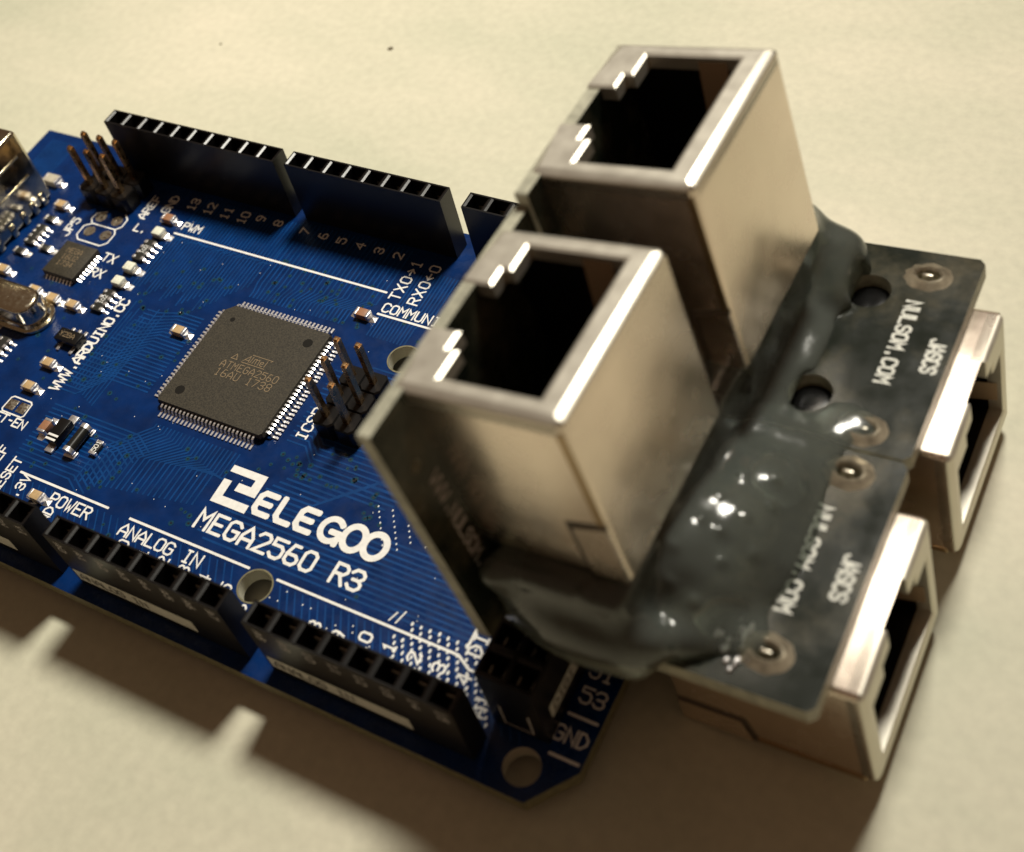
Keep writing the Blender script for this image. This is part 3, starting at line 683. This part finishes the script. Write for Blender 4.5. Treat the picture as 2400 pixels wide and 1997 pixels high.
    plate('folded_tab', [(H - .1, -D + 6.0), (H - 3.0, -D + 5.3), (H - 3.0, -D - .1), (H - .1, -D - .1)], 'shield', .18)
    plate('seam_gap', [(H - .02, -D + 6.5), (H - 3.5, -D + 5.75), (H - 3.5, -D - .1), (H - 3.0, -D - .1), (H - 3.0, -D + 5.3), (H - .02, -D + 6.05)], 'seam', .03)
    plate('folded_seam', [(H - .12, -1.0), (H - .7, -1.2), (H - .7, -D + 6.3), (H - .12, -D + 6.4)], 'seam2', .06)
    return o
STU = (0, 2.5, 3.3, 11.25); STL = (0, 2.0, 3.4, 11.4)
CT, CT2 = 26.65, 28.0
up(jack('network_jack', lambda u, h, w_: (-27.58 + h, -1.52 + u, CT + w_), 15.89, 13.52, 17.0, STU, 'upright metal jack nearest the viewer'))
up(jack('network_jack', lambda u, h, w_: (-27.23 + h, 18.78 + u, CT2 + w_), 15.89, 13.52, 18.5, STU, 'upright metal jack at the back'))
jack('network_jack', lambda u, h, w_: (w_, u, -h - .02), 15.85, 13.6, 16.0, STL, 'lying metal jack nearest the viewer')
jack('network_jack', lambda u, h, w_: (w_, 21.2 + u, -h - .02), 15.85, 13.6, 16.0, STL, 'lying metal jack at the back')

def dark_board(fn, u0, u1, v0, v1, holes, upr=False):
    """board sheet in (u, v), thickness along the third axis of fn"""
    bm = bmesh.new(); es = []; ch = .12 if upr else .5
    def loop(pts):
        vs = [bm.verts.new((a, b, 0)) for a, b in pts]; es.extend(bm.edges.new((vs[i], vs[(i + 1) % len(vs)])) for i in range(len(vs)))
    loop([(u0 + ch, v0), (u1 - ch, v0), (u1, v0 + ch), (u1, v1 - ch), (u1 - ch, v1), (u0 + ch, v1), (u0, v1 - ch), (u0, v0 + ch)])
    for hx, hy, rx, ry in holes: loop([(hx + rx * math.cos(t * math.pi / 12), hy + ry * math.sin(t * math.pi / 12)) for t in range(24)])
    bmesh.ops.triangle_fill(bm, use_beauty=True, use_dissolve=False, edges=es); top = list(bm.faces)
    ex = bmesh.ops.extrude_face_region(bm, geom=top); bmesh.ops.translate(bm, vec=(0, 0, -1.55), verts=[v for v in ex['geom'] if isinstance(v, bmesh.types.BMVert)])
    bmesh.ops.recalc_face_normals(bm, faces=bm.faces)
    for f in bm.faces: f.material_index = 1 if abs(f.normal.z) < .5 else 0
    for v in bm.verts: v.co = fn(*v.co)
    o = from_bm('breakout_board', bm, ['darkpcb', 'darkedge'], A)
    return up(o) if upr else o
flat = lambda u, v, z: (u, v, 1.6 + z)
HOLE = [[(-11.2, 2.2, 1.9, 1.9), (-11.4, 13.6, 1.9, 1.9), (-6.9, .5, .95, .55), (-6.4, 16.85, .95, .55)], [(-11.9, 23.6, 1.9, 1.9), (-10.8, 35.4, 1.9, 1.9), (-6.7, 21.1, .95, .55), (-6.5, 38.0, .95, .55)]]
fb = [dark_board(flat, -27.3, -2.35, -2.75, 18.95, HOLE[0]), dark_board(flat, -27.3, -2.45, 19.2, 40.9, HOLE[1])]
stand = lambda u, v, z: (-26.5 + z * .74, u, v)
ub = [dark_board(stand, -5.7, 16.6, 2.2, 26.5, [(-3.6, 21.0, .5, .5)], True), dark_board(lambda u, v, z: (-26.15 + z * .74, u, v), 16.65, 34.6, 2.2, 27.75, [], True)]
for bi, hs in enumerate(HOLE):
    for hx, hy, rx, ry in hs[:2]:                        # plastic locating pegs of the jacks coming through
        bm = bmesh.new(); n = 24; L = []
        for rr, zz in ((1.86, -.6), (1.86, 0.15), (1.7, .35), (1.3, .45), (.8, .5), (.4, .5), (.15, .5)):
            L.append([bm.verts.new((hx + rr * math.cos(t * 2 * math.pi / n), hy + rr * math.sin(t * 2 * math.pi / n), zz)) for t in range(n)])
        for p_, q_ in zip(L, L[1:]):
            for i in range(n): bm.faces.new((p_[i], p_[(i + 1) % n], q_[(i + 1) % n], q_[i]))
        bm.faces.new(L[-1]); from_bm('locating_peg', bm, 'peg', fb[bi], True, normals=False)
    for hx, hy, rx, ry in hs[2:]:                        # solder round the shield tabs
        bm = bmesh.new(); n = 24
        prof = [(2.1, .01), (1.75, .14), (1.4, .34), (1.1, .42), (.85, .25), (.68, -.5)]
        L = [[bm.verts.new((hx + (rx + (k - .75) * .8) * math.cos(t * 2 * math.pi / n) * (1 + .06 * math.sin(3 * t)), hy + (ry + (k - .75) * .8) * math.sin(t * 2 * math.pi / n) * (1 + .05 * math.cos(2 * t)), 1.6 + z)) for t in range(n)] for k, z in prof]
        for a, c in zip(L, L[1:]):
            for i in range(n): bm.faces.new((a[i], a[(i + 1) % n], c[(i + 1) % n], c[i]))
        from_bm('solder_ring', bm, 'ringpad', fb[bi], True)
        box('shield_tab_end', hx - .5, hx + .45, hy - .16, hy + .16, .2, 1.95, 'pad', fb[bi], .12)
text('board_print', 'NULSOM.COM', -7.35, 35.0, 1.15, 0.25, 'print2', fb[1], 1.63, -UP, adv=5.6, xs=.86)
text('board_print', 'JASCS', -4.25, 31.4, 1.15, 0.25, 'print2', fb[1], 1.63, -UP, adv=5.4, xs=.72)
text('board_print', 'NULSOM.COM', -7.6, 13.4, 1.15, 0.25, 'print2', fb[0], 1.63, -UP, adv=5.6, xs=.90)
text('board_print', 'JASCS', -4.25, 9.9, 1.15, 0.25, 'print2', fb[0], 1.63, -UP, adv=5.4, xs=.78)
text('board_print', 'WWW.NULSOM.COM', 0, 0, 1.1, 0.2, 'print', ub[0], 0.0, 0, adv=5.4, frame=((-26.46, -3.3, 19.0), (0, 0, -1), (0, 1, 0)))

# ---- hot glue: one lump, surface taken from a distance field
def surface_nets(f, o, h):
    nx, ny, nz = f.shape; s = f < 0
    cnt = np.zeros((nx - 1, ny - 1, nz - 1)); acc = np.zeros((nx - 1, ny - 1, nz - 1, 3))
    cor = [(i, j, k) for i in (0, 1) for j in (0, 1) for k in (0, 1)]
    g = {c: f[c[0]:nx - 1 + c[0], c[1]:ny - 1 + c[1], c[2]:nz - 1 + c[2]] for c in cor}
    for a in cor:
        for ax in range(3):
            if a[ax]: continue
            b = list(a); b[ax] = 1; b = tuple(b); fa, fb_ = g[a], g[b]; cr = (fa < 0) != (fb_ < 0)
            t = np.where(cr, fa / (fa - fb_ + 1e-20), 0); cnt += cr
            for d in range(3): acc[..., d] += np.where(cr, a[d] + (t if d == ax else 0), 0)
    act = cnt > 0; idx = -np.ones(act.shape, int); idx[act] = np.arange(act.sum())
    P = np.argwhere(act) + acc[act] / cnt[act][:, None]; Vv = np.array(o) + P * h; Q = []
    for ax in range(3):
        u, v = (ax + 1) % 3, (ax + 2) % 3
        sl0 = [slice(None)] * 3; sl1 = [slice(None)] * 3; sl0[ax] = slice(0, -1); sl1[ax] = slice(1, None)
        a, b = s[tuple(sl0)], s[tuple(sl1)]
        for flip, mk in ((False, a & ~b), (True, ~a & b)):
            E = np.argwhere(mk); E = E[(E[:, u] > 0) & (E[:, v] > 0) & (E[:, u] < f.shape[u] - 1) & (E[:, v] < f.shape[v] - 1)]
            def at(du, dv): X = E.copy(); X[:, u] -= du; X[:, v] -= dv; return idx[X[:, 0], X[:, 1], X[:, 2]]
            q = np.stack([at(1, 1), at(0, 1), at(0, 0), at(1, 0)], 1)
            Q.append(q[:, ::-1] if flip else q)
    return Vv, np.concatenate(Q)
def glue():
    h = 0.32; lo = (-29.5, -7.5, 0.2); n = (84, 165, 46)
    X, Y, Z = np.meshgrid(*[lo[i] + h * np.arange(n[i]) for i in range(3)], indexing='ij')
    def ell(c, r): 
        d = np.sqrt(((X - c[0]) / r[0]) ** 2 + ((Y - c[1]) / r[1]) ** 2 + ((Z - c[2]) / r[2]) ** 2); return (d - 1) * min(r)
    def cap(a, b, r):
        a, b = np.array(a, float), np.array(b, float); d = b - a; L2 = d @ d
        t = np.clip(((X - a[0]) * d[0] + (Y - a[1]) * d[1] + (Z - a[2]) * d[2]) / L2, 0, 1)
        return np.sqrt((X - a[0] - t * d[0]) ** 2 + (Y - a[1] - t * d[1]) ** 2 + (Z - a[2] - t * d[2]) ** 2) - r
    def bx(c, r, rd):
        q = [np.abs(v - c[i]) - r[i] + rd for i, v in enumerate((X, Y, Z))]
        return np.sqrt(sum(np.maximum(v, 0) ** 2 for v in q)) + np.minimum(np.maximum(np.maximum(q[0], q[1]), q[2]), 0) - rd
    parts = [bx((-20.5, 17, 5.2), (5.6, 20.6, 4.4), 1.2),                 # filling under the upright jacks
             ell((-19.5, -2.6, 3.6), (6.6, 2.9, 3.9)),                    # bulge at the near end
             cap((-24.5, -2.4, 4.6), (-25.6, -3.4, 8.6), 1.1), cap((-25.3, -2.6, 2.6), (-15.5, -3.5, 1.8), 1.2),
             ell((-12.8, 8.0, 1.8), (4.6, 8.8, 4.8)), ell((-10.8, 8.8, 1.5), (3.6, 6.6, 3.1)), ell((-14.2, 5.2, 4.6), (2.4, 4.4, 3.2)), ell((-12.8, 13.2, 2.0), (4.4, 3.4, 3.4)),
             ell((-13.0, 1.0, 1.6), (3.6, 3.0, 2.4)),
             ell((-13.6, 17.6, 2.0), (3.6, 3.2, 1.5)), ell((-14.8, 28.0, 1.5), (2.8, 7.5, .9)),
             cap((-14.9, 22, 1.4), (-14.9, 36, 1.8), .9), ell((-14.2, 37.4, 2.4), (2.6, 3.0, 3.6)), ell((-13.4, 35.6, 1.8), (2.6, 3.0, 2.4)), ell((-17.2, 38.0, 4.2), (2.6, 2.2, 4.2)), ell((-11.6, 11.0, 1.5), (4.6, 7.5, 1.5)),
             ell((-9.8, 17.2, 1.4), (2.2, 2.0, .9)), ell((-8.2, 21.5, 1.4), (2.8, 2.0, .75)), ell((-8.8, 1.2, 1.4), (1.8, 1.6, .9))]
    f = parts[0]
    for p in parts[1:]:
        k = 1.1; hh = np.clip(.5 + .5 * (p - f) / k, 0, 1); f = p * (1 - hh) + f * hh - k * hh * (1 - hh)
    f = f + np.clip((X + 18) / 4, .15, 1) * np.clip((Z - 1.2) / 2, .15, 1) * (.16 * np.sin(.8 * X + .5 * Y) * np.sin(.7 * Y - .4 * X + 1) + .05 * np.sin(2.1 * Y + 1.3 * X + 2) * np.sin(1.7 * X - 1.2 * Y))
    r2 = np.random.default_rng(3)
    for x, y, z in ((-12.3, 11.5, 6.0), (-10.0, 12.4, 4.0), (-9.6, 10.2, 3.6), (-14.4, 3.4, 7.2), (-14.7, 1.4, 5.6), (-11.8, 6.2, 5.4), (-11.0, 4.2, 4.4), (-13.4, 9.0, 6.7), (-9.4, 6.0, 3.2), (-12.0, 1.0, 4.0)):
        d = np.sqrt((X - x) ** 2 + (Y - y) ** 2); f = f - .22 * np.exp(-(d / .42) ** 2) * (Z > z - 2.5)
    for x, y in ((-11.9, 23.6), (-10.8, 35.4)):          # the glue stops short of the two open pegs
        d = 2.05 - np.sqrt((X - x) ** 2 + (Y - y) ** 2); f = np.where(X > x - 1.1, np.maximum(f, d), f)
    f = np.maximum(f, 0.75 - Z)
    Vv, Q = surface_nets(f, lo, h)
    nb = np.concatenate([Q[:, [i, (i + 1) % 4]] for i in range(4)]); nb = np.concatenate([nb, nb[:, ::-1]])
    for _ in range(6):                                   # relax the voxel steps
        acc = np.zeros_like(Vv); np.add.at(acc, nb[:, 0], Vv[nb[:, 1]]); cn = np.bincount(nb[:, 0], minlength=len(Vv))[:, None]
        Vv = .45 * Vv + .55 * acc / np.maximum(cn, 1)
    for bx_, by_, br in [(-12.3, 11.5, .40), (-10.0, 12.4, .34), (-9.6, 10.2, .30), (-14.0, 3.4, .36), (-13.8, 1.4, .32), (-11.8, 6.2, .42), (-11.0, 4.2, .30), (-12.9, 9.0, .36), (-9.4, 6.0, .34), (-12.0, 1.0, .30), (-10.6, 8.2, .28), (-13.2, 6.4, .26), (-16.4, 38.4, .40), (-14.4, 36.6, .34), (-18.0, -3.2, .36)]:
        d = np.hypot(Vv[:, 0] - bx_, Vv[:, 1] - by_); Vv[:, 2] += np.where(Vv[:, 2] > 1.8, .30 * np.exp(-(d / br) ** 2), 0)
    o = mesh('hot_glue', [tuple(v) for v in Vv], [tuple(q) for q in Q], 'glue', A, True); o['label'] = 'clear hot glue smeared round the jacks'
    return o
glue()
# spikes and drips of solder near the front corner
bm = bmesh.new()
for i in range(26):
    x, y = -9.2 + rng.normal(0, .75), .2 + rng.normal(0, .9); r = rng.uniform(.08, .22); q = bmesh.ops.create_icosphere(bm, subdivisions=2, radius=r)
    bmesh.ops.scale(bm, vec=(1, rng.uniform(1, 3), 1.2), verts=q['verts']); bmesh.ops.translate(bm, vec=(x, y, 1.7), verts=q['verts'])
o = from_bm('solder_splash', bm, 'tin', fb[0], True); o['kind'] = 'stuff'
